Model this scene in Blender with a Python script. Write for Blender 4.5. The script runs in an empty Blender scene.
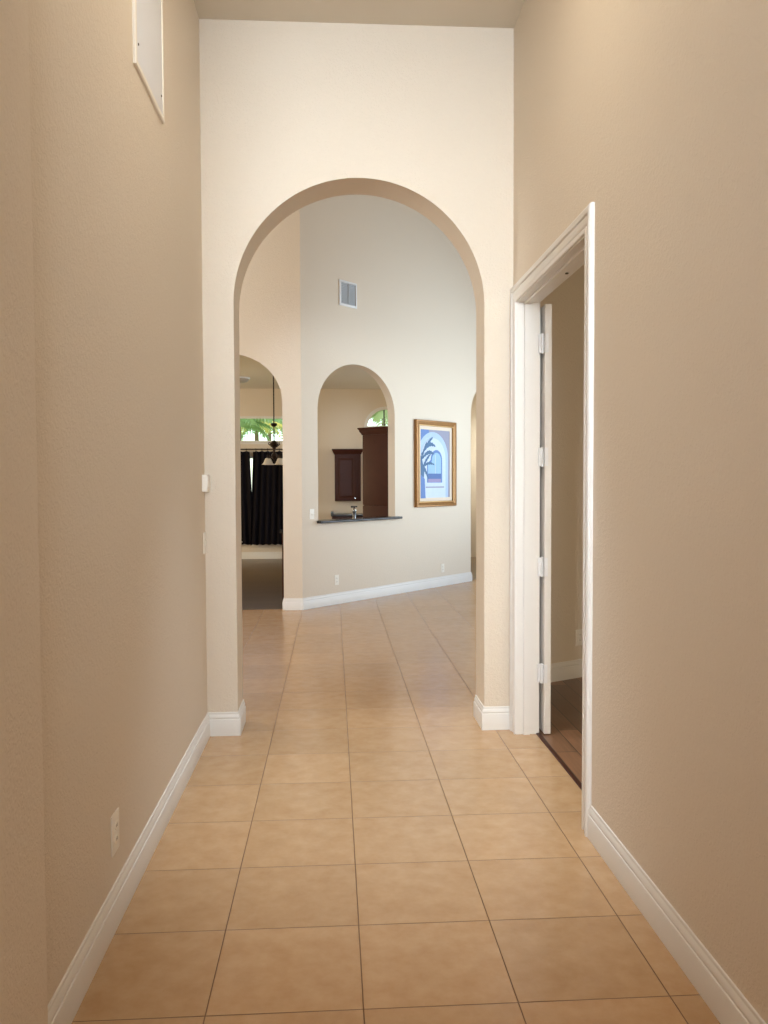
import bpy, bmesh, math, random
from mathutils import Vector, Matrix

random.seed(7)
scn = bpy.context.scene
COL = scn.collection
PI = math.pi

# ------------------------------------------------------------------ camera
cam_d = bpy.data.cameras.new('camera')
cam_d.sensor_fit = 'HORIZONTAL'
cam_d.sensor_width = 36.0
cam_d.lens = 36.0 * 826.0 / 768.0
cam_d.clip_start = 0.05
cam = bpy.data.objects.new('camera', cam_d)
COL.objects.link(cam)
yaw, pitch, roll = 0.0612887, -0.0370194, -0.00401014
fw = Vector((math.sin(yaw)*math.cos(pitch), math.cos(yaw)*math.cos(pitch), math.sin(pitch)))
rt = Vector((math.cos(yaw), -math.sin(yaw), 0))
up = rt.cross(fw)
r2 = rt*math.cos(roll) + up*math.sin(roll)
u2 = -rt*math.sin(roll) + up*math.cos(roll)
cam.matrix_world = Matrix(((r2.x, u2.x, -fw.x, 0.378), (r2.y, u2.y, -fw.y, -2.353),
                           (r2.z, u2.z, -fw.z, 1.538), (0, 0, 0, 1)))
scn.camera = cam

# ------------------------------------------------------------------ colour, world, lights
scn.view_settings.view_transform = 'Standard'
scn.view_settings.look = 'None'
scn.view_settings.gamma = 1.0
scn.view_settings.use_curve_mapping = False
scn.view_settings.exposure = 0.0

world = bpy.data.worlds.new('sky')
scn.world = world
world.use_nodes = True
wn = world.node_tree
wn.nodes.clear()
wo = wn.nodes.new('ShaderNodeOutputWorld')
wb = wn.nodes.new('ShaderNodeBackground')
sky = wn.nodes.new('ShaderNodeTexSky')
sky.sky_type = 'NISHITA'
sky.sun_disc = False
sky.sun_elevation = math.radians(50)
sky.sun_rotation = math.radians(200)
wb.inputs['Strength'].default_value = 0.45
wn.links.new(sky.outputs[0], wb.inputs['Color'])
wn.links.new(wb.outputs[0], wo.inputs['Surface'])


def area(name, loc, target, sx, sy, power, color, spread=180.0):
    l = bpy.data.lights.new(name, 'AREA')
    l.shape = 'RECTANGLE'
    l.size, l.size_y = sx, sy
    l.energy = power
    l.color = color
    l.spread = math.radians(spread)
    o = bpy.data.objects.new(name, l)
    COL.objects.link(o)
    o.location = loc
    o.rotation_euler = (Vector(target)-Vector(loc)).to_track_quat('-Z', 'Y').to_euler()
    return o


sun_d = bpy.data.lights.new('sun', 'SUN')
sun_d.energy = 6.0
sun_d.angle = 0.01
sun = bpy.data.objects.new('sun', sun_d)
COL.objects.link(sun)
sun.rotation_euler = (math.radians(38), 0, math.radians(200))

# daylight from the tall entry glazing far behind the camera, channelled down the hall
area('entry_daylight', (0.45, -5.9, 2.6), (0.55, 2.7, 2.6), 1.5, 2.6, 13.5, (0.68, 0.84, 1.0), 34)
area('sidelight_daylight', (-1.9, -5.7, 1.3), (1.35, 2.66, 1.0), 0.7, 2.2, 4.5, (0.95, 0.98, 1.0), 24)
area('entry_fill', (0.62, -5.95, 3.0), (0.30, 2.7, 2.6), 2.2, 1.0, 62, (0.8, 0.91, 1.0), 64)  # added fill lamp behind the camera, brightens the hall side walls
# added fill lamp under the hall ceiling, lifts the upper side walls
area('hall_ceiling_fill', (0.56, 0.85, 4.22), (0.56, 0.85, 0), 0.6, 0.6, 15, (1.0, 0.9, 0.72))
# warm foyer lamp behind the camera
area('foyer_lamp', (-0.3, -3.4, 4.1), (-0.3, -3.4, 0.0), 0.5, 0.5, 22, (1.0, 0.58, 0.26))
# daylight through the sliding doors at the right of the great room
area('slider_daylight', (6.15, 8.6, 1.9), (2.2, 9.4, 2.75), 3.6, 2.9, 97, (0.70, 0.86, 1.0), 90)
# daylight in kitchen, nook and side room
area('kitchen_daylight', (4.0, 13.9, 2.2), (1.0, 12.0, 1.0), 2.0, 1.2, 80, (0.96, 1.0, 0.92))
area('nook_daylight', (-4.0, 11.0, 1.6), (0.0, 11.5, 1.2), 2.4, 2.0, 98, (1.0, 0.8, 0.48))
area('side_room_daylight', (3.6, -1.6, 1.6), (2.6, 3.5, 0.6), 1.4, 1.4, 45, (1.0, 0.9, 0.68))
area('great_room_left_area', (-3.8, 5.2, 3.2), (0.5, 6.5, 1.6), 2.6, 3.5, 165, (0.96, 0.97, 0.95))  # broad area lamp beside the windowless left wall of the great room
# recessed downlight in the hall ceiling beside the doorway
sp = bpy.data.lights.new('hall_downlight', 'SPOT')
sp.energy = 500
sp.color = (0.70, 0.85, 1.0)
sp.spot_size = math.radians(50)
sp.spot_blend = 1.0
sp.shadow_soft_size = 0.09
spo = bpy.data.objects.new('hall_downlight', sp)
COL.objects.link(spo)
spo.location = (0.76, 1.75, 4.2)

# ------------------------------------------------------------------ materials
def principled(name, rgb, rough=0.5, metal=0.0, spec=0.5):
    m = bpy.data.materials.new(name)
    m.use_nodes = True
    b = m.node_tree.nodes['Principled BSDF']
    b.inputs['Base Color'].default_value = (*rgb, 1)
    b.inputs['Roughness'].default_value = rough
    b.inputs['Metallic'].default_value = metal
    b.inputs['Specular IOR Level'].default_value = spec
    return m, m.node_tree, b


def srgb(r, g, b):
    f = lambda c: (c/255/12.92) if c/255 <= 0.04045 else ((c/255+0.055)/1.055)**2.4
    return (f(r), f(g), f(b))


def add_noise_bump(nt, b, scale, strength, dist=0.003, detail=3.0):
    geo = nt.nodes.new('ShaderNodeNewGeometry')
    n = nt.nodes.new('ShaderNodeTexNoise')
    n.inputs['Scale'].default_value = scale
    n.inputs['Detail'].default_value = detail
    bp = nt.nodes.new('ShaderNodeBump')
    bp.inputs['Strength'].default_value = strength
    bp.inputs['Distance'].default_value = dist
    nt.links.new(geo.outputs['Position'], n.inputs['Vector'])
    nt.links.new(n.outputs['Fac'], bp.inputs['Height'])
    nt.links.new(bp.outputs['Normal'], b.inputs['Normal'])
    return geo, n


def mottled(name, rgb_a, rgb_b, rough, scale, bump=0.0, bscale=60, bdist=0.003, metal=0.0, spec=0.5):
    m, nt, b = principled(name, rgb_a, rough, metal, spec)
    if bump:
        geo, _ = add_noise_bump(nt, b, bscale, bump, bdist)
    else:
        geo = nt.nodes.new('ShaderNodeNewGeometry')
    n2 = nt.nodes.new('ShaderNodeTexNoise')
    n2.inputs['Scale'].default_value = scale
    n2.inputs['Detail'].default_value = 4
    r = nt.nodes.new('ShaderNodeMix')
    r.data_type = 'RGBA'
    r.inputs[6].default_value = (*rgb_a, 1)
    r.inputs[7].default_value = (*rgb_b, 1)
    nt.links.new(geo.outputs['Position'], n2.inputs['Vector'])
    nt.links.new(n2.outputs['Fac'], r.inputs[0])
    nt.links.new(r.outputs[2], b.inputs['Base Color'])
    return m


PAINT = srgb(227, 213, 194)
M = {}


def wall_paint():
    m, nt, b = principled('beige_wall_paint', PAINT, 0.62, 0, 0.25)
    geo = nt.nodes.new('ShaderNodeNewGeometry')
    L = nt.links.new
    # knock-down texture: soft blobs with flattened tops plus fine roller grain
    n1 = nt.nodes.new('ShaderNodeTexNoise')
    n1.inputs['Scale'].default_value = 52
    n1.inputs['Detail'].default_value = 3
    n1.inputs['Distortion'].default_value = 1.2
    cr = nt.nodes.new('ShaderNodeMapRange')
    cr.inputs[1].default_value = 0.47
    cr.inputs[2].default_value = 0.60
    n2 = nt.nodes.new('ShaderNodeTexNoise')
    n2.inputs['Scale'].default_value = 190
    mx = nt.nodes.new('ShaderNodeMath')
    mx.operation = 'MULTIPLY_ADD'
    mx.inputs[1].default_value = 0.45
    bp = nt.nodes.new('ShaderNodeBump')
    bp.inputs['Strength'].default_value = 0.36
    bp.inputs['Distance'].default_value = 0.003
    L(geo.outputs['Position'], n1.inputs['Vector'])
    L(geo.outputs['Position'], n2.inputs['Vector'])
    L(n1.outputs['Fac'], cr.inputs[0])
    L(n2.outputs['Fac'], mx.inputs[0])
    L(cr.outputs[0], mx.inputs[2])
    L(mx.outputs[0], bp.inputs['Height'])
    L(bp.outputs['Normal'], b.inputs['Normal'])
    return m


def tile_floor():
    S = 0.457
    m, nt, b = principled('beige_floor_tile', (0.5, 0.35, 0.2), 0.3, 0, 0.5)
    L = nt.links.new
    geo = nt.nodes.new('ShaderNodeNewGeometry')
    sep = nt.nodes.new('ShaderNodeSeparateXYZ')
    L(geo.outputs['Position'], sep.inputs[0])

    def math_(op, a, bb=None):
        n = nt.nodes.new('ShaderNodeMath')
        n.operation = op
        for i, v in enumerate((a, bb)):
            if v is None:
                continue
            if isinstance(v, (int, float)):
                n.inputs[i].default_value = v
            else:
                L(v, n.inputs[i])
        return n.outputs[0]
    dist, cell = [], []
    for ax in (0, 1):
        u = math_('DIVIDE', sep.outputs[ax], S)
        cell.append(math_('FLOOR', u))
        fr = math_('FRACT', u)
        dist.append(math_('MULTIPLY', math_('MINIMUM', fr, math_('SUBTRACT', 1.0, fr)), S))
    dmin = math_('MINIMUM', dist[0], dist[1])
    mr = nt.nodes.new('ShaderNodeMapRange')          # 0 in grout, 1 on tile
    mr.interpolation_type = 'SMOOTHSTEP'
    mr.inputs[1].default_value = 0.0012
    mr.inputs[2].default_value = 0.0028
    L(dmin, mr.inputs[0])
    comb = nt.nodes.new('ShaderNodeCombineXYZ')
    L(cell[0], comb.inputs[0])
    L(cell[1], comb.inputs[1])
    wn_ = nt.nodes.new('ShaderNodeTexWhiteNoise')
    wn_.noise_dimensions = '2D'
    L(comb.outputs[0], wn_.inputs['Vector'])
    n1 = nt.nodes.new('ShaderNodeTexNoise')
    n1.inputs['Scale'].default_value = 11
    n1.inputs['Detail'].default_value = 6
    n1.inputs['Roughness'].default_value = 0.62
    off = nt.nodes.new('ShaderNodeVectorMath')
    off.operation = 'MULTIPLY_ADD'
    off.inputs[1].default_value = (9, 9, 9)
    L(wn_.outputs['Color'], off.inputs[0])
    L(geo.outputs['Position'], off.inputs[2])
    L(off.outputs[0], n1.inputs['Vector'])
    ramp = nt.nodes.new('ShaderNodeValToRGB')
    ramp.color_ramp.elements[0].position = 0.32
    ramp.color_ramp.elements[0].color = (*TILE_A, 1)
    ramp.color_ramp.elements[1].position = 0.70
    ramp.color_ramp.elements[1].color = (*TILE_B, 1)
    L(n1.outputs['Fac'], ramp.inputs[0])
    val = nt.nodes.new('ShaderNodeMapRange')
    val.inputs[3].default_value = 0.94
    val.inputs[4].default_value = 1.05
    L(wn_.outputs['Value'], val.inputs[0])
    mul = nt.nodes.new('ShaderNodeVectorMath')
    mul.operation = 'SCALE'
    L(ramp.outputs[0], mul.inputs[0])
    L(val.outputs[0], mul.inputs['Scale'])
    mix = nt.nodes.new('ShaderNodeMix')
    mix.data_type = 'RGBA'
    mix.inputs[6].default_value = (*GROUT, 1)
    L(mr.outputs[0], mix.inputs[0])
    L(mul.outputs[0], mix.inputs[7])
    L(mix.outputs[2], b.inputs['Base Color'])
    rr = nt.nodes.new('ShaderNodeMapRange')
    rr.inputs[3].default_value = 0.75
    rr.inputs[4].default_value = 0.24
    L(mr.outputs[0], rr.inputs[0])
    L(rr.outputs[0], b.inputs['Roughness'])
    n3 = nt.nodes.new('ShaderNodeTexNoise')
    n3.inputs['Scale'].default_value = 14
    n3.inputs['Detail'].default_value = 2
    L(geo.outputs['Position'], n3.inputs['Vector'])
    ma = nt.nodes.new('ShaderNodeMath')
    ma.operation = 'MULTIPLY_ADD'
    ma.inputs[1].default_value = 0.25
    L(n3.outputs['Fac'], ma.inputs[0])
    L(mr.outputs[0], ma.inputs[2])
    bp = nt.nodes.new('ShaderNodeBump')
    bp.inputs['Strength'].default_value = 0.5
    bp.inputs['Distance'].default_value = 0.0025
    L(ma.outputs[0], bp.inputs['Height'])
    L(bp.outputs['Normal'], b.inputs['Normal'])
    return m


def wood_planks(name, c1, c2, gap, angle, rough, pw=0.125, pl=1.1):
    m, nt, b = principled(name, c1, rough)
    L = nt.links.new
    geo = nt.nodes.new('ShaderNodeNewGeometry')
    mp = nt.nodes.new('ShaderNodeMapping')
    mp.inputs['Rotation'].default_value = (0, 0, angle)
    L(geo.outputs['Position'], mp.inputs['Vector'])
    br = nt.nodes.new('ShaderNodeTexBrick')
    br.offset = 0.37
    br.inputs['Color1'].default_value = (*c1, 1)
    br.inputs['Color2'].default_value = (*c2, 1)
    br.inputs['Mortar'].default_value = (*gap, 1)
    br.inputs['Scale'].default_value = 1.0
    br.inputs['Mortar Size'].default_value = 0.003
    br.inputs['Brick Width'].default_value = pl
    br.inputs['Row Height'].default_value = pw
    L(mp.outputs[0], br.inputs['Vector'])
    st = nt.nodes.new('ShaderNodeMapping')
    st.inputs['Scale'].default_value = (3, 60, 1)
    L(mp.outputs[0], st.inputs['Vector'])
    n = nt.nodes.new('ShaderNodeTexNoise')
    n.inputs['Scale'].default_value = 1.0
    n.inputs['Detail'].default_value = 5
    L(st.outputs[0], n.inputs['Vector'])
    mr = nt.nodes.new('ShaderNodeMapRange')
    mr.inputs[3].default_value = 0.6
    mr.inputs[4].default_value = 1.4
    L(n.outputs['Fac'], mr.inputs[0])
    sc = nt.nodes.new('ShaderNodeVectorMath')
    sc.operation = 'SCALE'
    L(br.outputs['Color'], sc.inputs[0])
    L(mr.outputs[0], sc.inputs['Scale'])
    L(sc.outputs[0], b.inputs['Base Color'])
    return m


def thin_glass():
    m = bpy.data.materials.new('window_glass')
    m.use_nodes = True
    nt = m.node_tree
    nt.nodes.clear()
    o = nt.nodes.new('ShaderNodeOutputMaterial')
    t = nt.nodes.new('ShaderNodeBsdfTransparent')
    t.inputs[0].default_value = (0.93, 0.97, 0.95, 1)
    g = nt.nodes.new('ShaderNodeBsdfGlossy')
    g.inputs['Roughness'].default_value = 0.02
    f = nt.nodes.new('ShaderNodeFresnel')
    f.inputs[0].default_value = 1.4
    mx = nt.nodes.new('ShaderNodeMixShader')
    nt.links.new(f.outputs[0], mx.inputs[0])
    nt.links.new(t.outputs[0], mx.inputs[1])
    nt.links.new(g.outputs[0], mx.inputs[2])
    nt.links.new(mx.outputs[0], o.inputs[0])
    return m


TILE_A = srgb(183, 143, 101)
TILE_B = srgb(195, 159, 119)
GROUT = srgb(122, 88, 56)
M['wall'] = wall_paint()
M['ceiling'] = mottled('ceiling_paint', srgb(218, 207, 190), srgb(222, 211, 195), 0.7, 2, 0.25, 60, 0.003, 0, 0.2)
M['tile'] = tile_floor()
M['trim'] = mottled('white_trim_paint', srgb(232, 227, 220), srgb(236, 232, 226), 0.35, 3)
M['wood'] = wood_planks('brown_wood_planks', srgb(142, 100, 70), srgb(92, 64, 46), srgb(34, 22, 16), math.radians(90), 0.30)
M['darkfloor'] = wood_planks('brown_kitchen_planks', srgb(112, 92, 66), srgb(98, 80, 58), srgb(60, 48, 34), 0, 0.3)
M['plastic'] = mottled('white_plastic', srgb(240, 232, 218), srgb(243, 236, 224), 0.35, 5)
M['slot'] = mottled('dark_slot', srgb(60, 52, 44), srgb(70, 60, 52), 0.6, 5)
M['whitemetal'] = mottled('white_enamel_metal', srgb(232, 232, 232), srgb(238, 238, 238), 0.4, 4)
M['paneldoor'] = mottled('white_panel_enamel', srgb(226, 227, 232), srgb(232, 233, 238), 0.4, 4)
M['ventgrey'] = mottled('grey_vent_metal', srgb(165, 165, 165), srgb(182, 182, 182), 0.5, 8)
M['ventdark'] = mottled('dark_duct', srgb(70, 70, 70), srgb(82, 82, 82), 0.7, 8)
M['cherry'] = mottled('dark_cherry_wood', srgb(58, 27, 17), srgb(72, 36, 24), 0.45, 9, spec=0.22)
M['granite'] = mottled('black_granite', srgb(20, 19, 19), srgb(50, 47, 46), 0.2, 120)
M['chrome'] = mottled('brushed_nickel', srgb(200, 200, 198), srgb(215, 215, 213), 0.22, 4, metal=1.0)
M['bronze'] = mottled('dark_bronze', srgb(40, 30, 24), srgb(58, 42, 32), 0.4, 20, metal=0.6)
M['shade'] = mottled('frosted_glass_shade', srgb(225, 218, 205), srgb(235, 229, 218), 0.3, 6)
M['curtain'] = mottled('black_curtain_cloth', srgb(22, 20, 24), srgb(32, 29, 36), 0.9, 30, spec=0.1)
M['gold'] = mottled('antique_gold_frame', srgb(176, 128, 70), srgb(128, 86, 42), 0.38, 40, 0.3, 90, 0.002, metal=0.35)
M['goldlight'] = mottled('gold_inner_lip', srgb(205, 165, 105), srgb(170, 128, 72), 0.35, 40, metal=0.35)
M['liner'] = mottled('cream_mat', srgb(226, 208, 186), srgb(232, 216, 196), 0.8, 60)
M['glass'] = thin_glass()
M['leaf'] = mottled('palm_leaf', srgb(140, 172, 110), srgb(190, 210, 145), 0.5, 2)
M['leafpale'] = mottled('pale_palm_leaf', srgb(205, 215, 160), srgb(230, 236, 196), 0.5, 2)
M['leafgold'] = mottled('yellow_palm_leaf', srgb(235, 218, 110), srgb(244, 234, 165), 0.5, 2)
M['bark'] = mottled('palm_bark', srgb(120, 100, 76), srgb(150, 130, 100), 0.9, 12)
M['lawn'] = mottled('lawn_grass', srgb(88, 128, 58), srgb(120, 150, 80), 0.9, 3)
M['domeglass'] = mottled('grey_dome_glass', srgb(170, 160, 148), srgb(180, 170, 158), 0.3, 6)


def paint(name, rgb, rough=0.55):
    k = tuple(c*0.86 for c in rgb)
    return mottled(name, rgb, k, rough, 25)


# ------------------------------------------------------------------ mesh helpers
def link(o, parent=None):
    COL.objects.link(o)
    if parent:
        o.parent = parent
    return o


def obj(name, bm, mat, parent=None, smooth=True, angle=35):
    me = bpy.data.meshes.new(name)
    bmesh.ops.recalc_face_normals(bm, faces=bm.faces)
    bm.to_mesh(me)
    bm.free()
    for m in (mat if isinstance(mat, (list, tuple)) else [mat]):
        me.materials.append(m)
    if smooth:
        for p in me.polygons:
            p.use_smooth = True
        me.set_sharp_from_angle(angle=math.radians(angle))
    return link(bpy.data.objects.new(name, me), parent)


def thing(name, label, cat, loc=(0, 0, 0), rotz=0.0, group=None):
    o = bpy.data.objects.new(name, None)
    o.empty_display_size = 0.1
    COL.objects.link(o)
    o.location = loc
    o.rotation_euler = (0, 0, rotz)
    return tag(o, label, cat, group)


def tag(o, label, cat, group=None):
    o['label'] = label
    o['category'] = cat
    if group:
        o['group'] = group
    return o


def struct(o):
    o['kind'] = 'structure'
    return o


def bx(bm, x0, x1, y0, y1, z0, z1, bevel=0.0, mi=0):
    vs = [bm.verts.new((x, y, z)) for z in (z0, z1) for y in (y0, y1) for x in (x0, x1)]
    fs = [bm.faces.new([vs[i] for i in q]) for q in
          ((0, 2, 3, 1), (4, 5, 7, 6), (0, 1, 5, 4), (2, 6, 7, 3), (0, 4, 6, 2), (1, 3, 7, 5))]
    for f in fs:
        f.material_index = mi
    if bevel:
        es = list({e for f in fs for e in f.edges})
        r = bmesh.ops.bevel(bm, geom=es, offset=bevel, segments=2, affect='EDGES', profile=0.7)
        for f in r['faces']:
            f.material_index = mi
    return bm


def box(x0, x1, y0, y1, z0, z1, bevel=0.0):
    return bx(bmesh.new(), x0, x1, y0, y1, z0, z1, bevel)


def prism(outline, holes, fn0, fn1, mi=0, bm=None):
    """2-D outline with holes, filled; fn0/fn1 map (s,z) to the two faces."""
    t = bmesh.new()
    es = []
    for loop in [outline]+list(holes):
        vs = [t.verts.new((p[0], p[1], 0)) for p in loop]
        for i in range(len(vs)):
            es.append(t.edges.new((vs[i], vs[(i+1) % len(vs)])))
    bmesh.ops.triangle_fill(t, use_beauty=True, edges=es, normal=(0, 0, 1))
    t.verts.ensure_lookup_table()
    t.verts.index_update()
    bm = bm or bmesh.new()
    a = [bm.verts.new(fn0(v.co.x, v.co.y)) for v in t.verts]
    b = [bm.verts.new(fn1(v.co.x, v.co.y)) for v in t.verts]
    for f in t.faces:
        i = [v.index for v in f.verts]
        bm.faces.new([a[k] for k in i]).material_index = mi
        bm.faces.new([b[k] for k in reversed(i)]).material_index = mi
    n = 0
    for loop in [outline]+list(holes):
        k = len(loop)
        for i in range(k):
            p, q = n+i, n+(i+1) % k
            bm.faces.new((a[p], a[q], b[q], b[p])).material_index = mi
        n += k
    t.free()
    return bm


def sweep(path, prof, N, flip=1, closed=False):
    """profile (u,v) swept along a planar path; u in plane (mitred), v along N."""
    bm = bmesh.new()
    N = Vector(N)
    P = [Vector(p) for p in path]
    n = len(P)
    segn = n if closed else n-1
    U = []
    for i in range(segn):
        t = (P[(i+1) % n]-P[i]).normalized()
        U.append(flip*N.cross(t))
    rings = []
    for i in range(n):
        if closed:
            a, b = U[i-1], U[i]
        else:
            a, b = U[max(0, i-1)], U[min(segn-1, i)]
        m = (a+b)/(1+a.dot(b))
        rings.append([bm.verts.new(P[i]+m*u+N*v) for u, v in prof])
    k = len(prof)
    for i in range(segn):
        A, B = rings[i], rings[(i+1) % n]
        for j in range(k):
            bm.faces.new((A[j], A[(j+1) % k], B[(j+1) % k], B[j]))
    if not closed:
        bm.faces.new(rings[0])
        bm.faces.new(list(reversed(rings[-1])))
    return bm


def lathe(bm, prof, c=(0, 0, 0), seg=24, caps=True):
    rings = []
    for r, z in prof:
        rings.append([bm.verts.new((c[0]+r*math.cos(2*PI*i/seg), c[1]+r*math.sin(2*PI*i/seg), c[2]+z)) for i in range(seg)])
    for A, B in zip(rings, rings[1:]):
        for i in range(seg):
            bm.faces.new((A[i], A[(i+1) % seg], B[(i+1) % seg], B[i]))
    if caps:
        bm.faces.new(rings[0])
        bm.faces.new(rings[-1])
    return bm


def tube(bm, pts, r, seg=10):
    P = [Vector(p) for p in pts]
    rings = []
    ref = Vector((0.123, 0.234, 0.96)).normalized()
    for i, p in enumerate(P):
        t = (P[min(i+1, len(P)-1)]-P[max(i-1, 0)]).normalized()
        a = t.cross(ref)
        if a.length < 0.1:
            a = t.cross(Vector((1, 0, 0)))
        a.normalize()
        b = t.cross(a)
        rr = r[i] if isinstance(r, (list, tuple)) else r
        rings.append([bm.verts.new(p+rr*(a*math.cos(2*PI*k/seg)+b*math.sin(2*PI*k/seg))) for k in range(seg)])
    for A, B in zip(rings, rings[1:]):
        for k in range(seg):
            bm.faces.new((A[k], A[(k+1) % seg], B[(k+1) % seg], B[k]))
    bm.faces.new(rings[0])
    bm.faces.new(list(reversed(rings[-1])))
    return bm


def arch_pts(c, a, b, spring, n=48, rev=False):
    """from left spring to right spring (or reversed)."""
    p = [(c-a*math.cos(PI*i/n), spring+b*math.sin(PI*i/n)) for i in range(n+1)]
    return p[::-1] if rev else p


# ------------------------------------------------------------------ the setting
XL, XR = -0.392, 1.480          # hall walls
YA, YB = 2.665, 2.955           # arch wall faces
HC = 4.26                       # hall ceiling
GC = 6.00                       # great-room ceiling
A0 = Vector((0.004, 7.56, 0))
DV = Vector((1, 1.07, 0)).normalized()
NV = Vector((-DV.y, DV.x, 0))
ANG = math.atan2(DV.y, DV.x)
YK = 14.215                     # kitchen back wall
KC = 3.385


def W(s, t, z):
    return A0 + DV*s + NV*t + Vector((0, 0, z))


struct(obj('floor', box(-4.3, 6.4, -6.2, YK+0.1, -0.12, 0.0), M['tile'], smooth=False))

# side room wood floor, on the far side of the threshold
AD = Vector((0.888, 0.46, 0)).normalized()
B0 = Vector((1.607, 3.60, 0))
B1 = B0 + AD*3.8
bm = prism([(1.607, -2.0), (5.0, -2.0), (B1.x, B1.y+0.05), (1.607, 3.62)], [],
           lambda x, y: (x, y, -0.03), lambda x, y: (x, y, 0.003))
struct(obj('floor_side_room', bm, M['wood'], smooth=False))
struct(obj('trim_threshold', box(1.600, 1.622, 1.2, 2.55, 0.0, 0.007, 0.002), M['cherry']))
e6 = W(9.07, 0.06, 0)
bm = prism([(-4.2, 7.62), (-0.02, 7.62), (W(3.6, 0.06, 0).x, W(3.6, 0.06, 0).y), (e6.x, e6.y), (6.2, YK), (-4.2, YK)], [],
           lambda x, y: (x, y, -0.03), lambda x, y: (x, y, 0.003))
struct(obj('floor_kitchen', bm, M['darkfloor'], smooth=False))

# left wall, near left stub
struct(obj('wall_left', box(XL-0.16, XL, -0.60, YB-0.1, 0, HC), M['wall']))
bm = prism([(-0.56, -1.25), (-0.115, -1.25), (-0.275, -0.481), (-0.56, -0.481)], [], lambda x, y: (x, y, 0), lambda x, y: (x, y, HC))  # hall face slanted away from the entry lamps to make it darker
struct(obj('wall_left_near', bm, M['wall']))

# arch wall
arch_c, arch_a = 0.547, 0.756
out = [(-4.3, 0), (arch_c-arch_a, 0)] + arch_pts(arch_c, arch_a, arch_a, 2.60, 64) + [(arch_c+arch_a, 0), (1.60, 0), (1.60, GC), (-4.3, GC)]
struct(obj('wall_arch', prism(out, [], lambda s, z: (s, YA, z), lambda s, z: (s, YB, z)), M['wall'], angle=20))

# right wall with the doorway
out = [(-6.1, 0), (1.18, 0), (1.18, 2.62), (2.57, 2.62), (2.57, 0), (3.66, 0), (3.66, GC), (-6.1, GC)]
struct(obj('wall_right', prism(out, [], lambda s, z: (XR, s, z), lambda s, z: (XR+0.13, s, z)), M['wall']))

struct(obj('ceiling', box(-2.7, XR+0.1, -6.1, YA+0.1, HC, HC+0.1), M['ceiling']))
# entry foyer behind the camera
struct(obj('wall_foyer_left', box(-2.7, -2.55, -6.2, -1.2, 0, HC), M['wall']))
struct(obj('wall_foyer_return', box(-2.7, -0.50, -1.25, -1.13, 0, HC), M['wall']))
struct(obj('wall_entry', box(-2.7, XR+0.13, -6.25, -6.1, 0, HC+0.1), M['wall']))

# great room
out = [(-4.2, 0), (-1.42, 0)] + arch_pts(-0.82, 0.60, 0.57, 2.48) + [(-0.22, 0), (0.004, 0), (0.004, GC), (-4.2, GC)]
struct(obj('wall_back_left', prism(out, [], lambda s, z: (s, 7.56, z), lambda s, z: (s-(0.02 if s > 0 else 0.0), 7.68, z)), M['wall'], angle=20))
PC, PA = 1.027, 0.750
hole = arch_pts(PC, PA, 0.61, 2.425) + [(PC+PA, 1.03), (PC-PA, 1.03)]
out = [(0, 0), (3.63, 0)] + arch_pts(4.23, 0.60, 0.55, 2.55) + [(4.83, 0), (9.2, 0), (9.2, GC), (0, GC)]
struct(obj('wall_angled', prism(out, [hole], lambda s, z: W(s, 0, z), lambda s, z: W(s, 0.12, z)), M['wall'], angle=20))
struct(obj('wall_great_room_left', box(-4.35, -4.2, 2.7, YK+0.1, 0, GC), M['wall']))
out = [(4.9, 0), (6.5, 0), (6.5, 3.35), (10.1, 3.35), (10.1, 0), (YK+0.1, 0), (YK+0.1, GC), (4.9, GC)]
struct(obj('wall_great_room_right', prism(out, [], lambda s, z: (6.2, s, z), lambda s, z: (6.35, s, z)), M['wall']))
struct(obj('ceiling_great_room', box(-4.35, 6.4, YA, YK+0.1, GC, GC+0.1), M['ceiling']))
# dividing wall between great room and side room
bm = prism([(0, 0), (5.4, 0), (5.4, GC), (0, GC)], [], lambda s, z: B0+AD*s+Vector((0, 0, z)),
           lambda s, z: B0+AD*s+Vector((-AD.y, AD.x, 0))*0.12+Vector((0, 0, z)))
struct(obj('wall_side_room_angled', bm, M['wall']))
struct(obj('wall_side_room_right', box(5.0, 5.12, -2.1, 5.5, 0, 3.2), M['wall']))
struct(obj('wall_side_room_front', box(1.6, 5.12, -2.1, -2.0, 0, 3.2), M['wall']))
bm = prism([(1.605, -2.1), (5.12, -2.1), (5.12, B0.y+0.46/0.888*3.51+0.05), (1.605, B0.y+0.05)], [],
           lambda x, y: (x, y, 3.2), lambda x, y: (x, y, 3.3))
struct(obj('ceiling_side_room', bm, M['ceiling'], smooth=False))

# kitchen back wall with its three windows
TW = (-2.5, -0.15, 2.312, 2.842)       # transom
CW = (-2.35, -0.35, 0.36, 2.05)        # curtained window
HWc, HWr, HWz = 1.435, 0.415, 2.60     # half-round
rect = lambda x0, x1, z0, z1: [(x0, z0), (x1, z0), (x1, z1), (x0, z1)]
hole3 = arch_pts(HWc, HWr, HWr, HWz, 32)
out = rect(-4.3, 6.3, 0, KC+0.1)
struct(obj('wall_kitchen_back', prism(out, [rect(*TW), rect(*CW), hole3], lambda s, z: (s, YK, z), lambda s, z: (s, YK+0.15, z)), M['wall'], angle=20))
bm = prism([(-4.3, 7.6), (0.02, 7.6), tuple(W(9.1, 0.05, 0))[:2], (6.3, YK+0.1), (-4.3, YK+0.1)], [],
           lambda x, y: (x, y, KC), lambda x, y: (x, y, KC+0.08))
struct(obj('ceiling_kitchen', bm, M['ceiling'], smooth=False))


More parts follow.
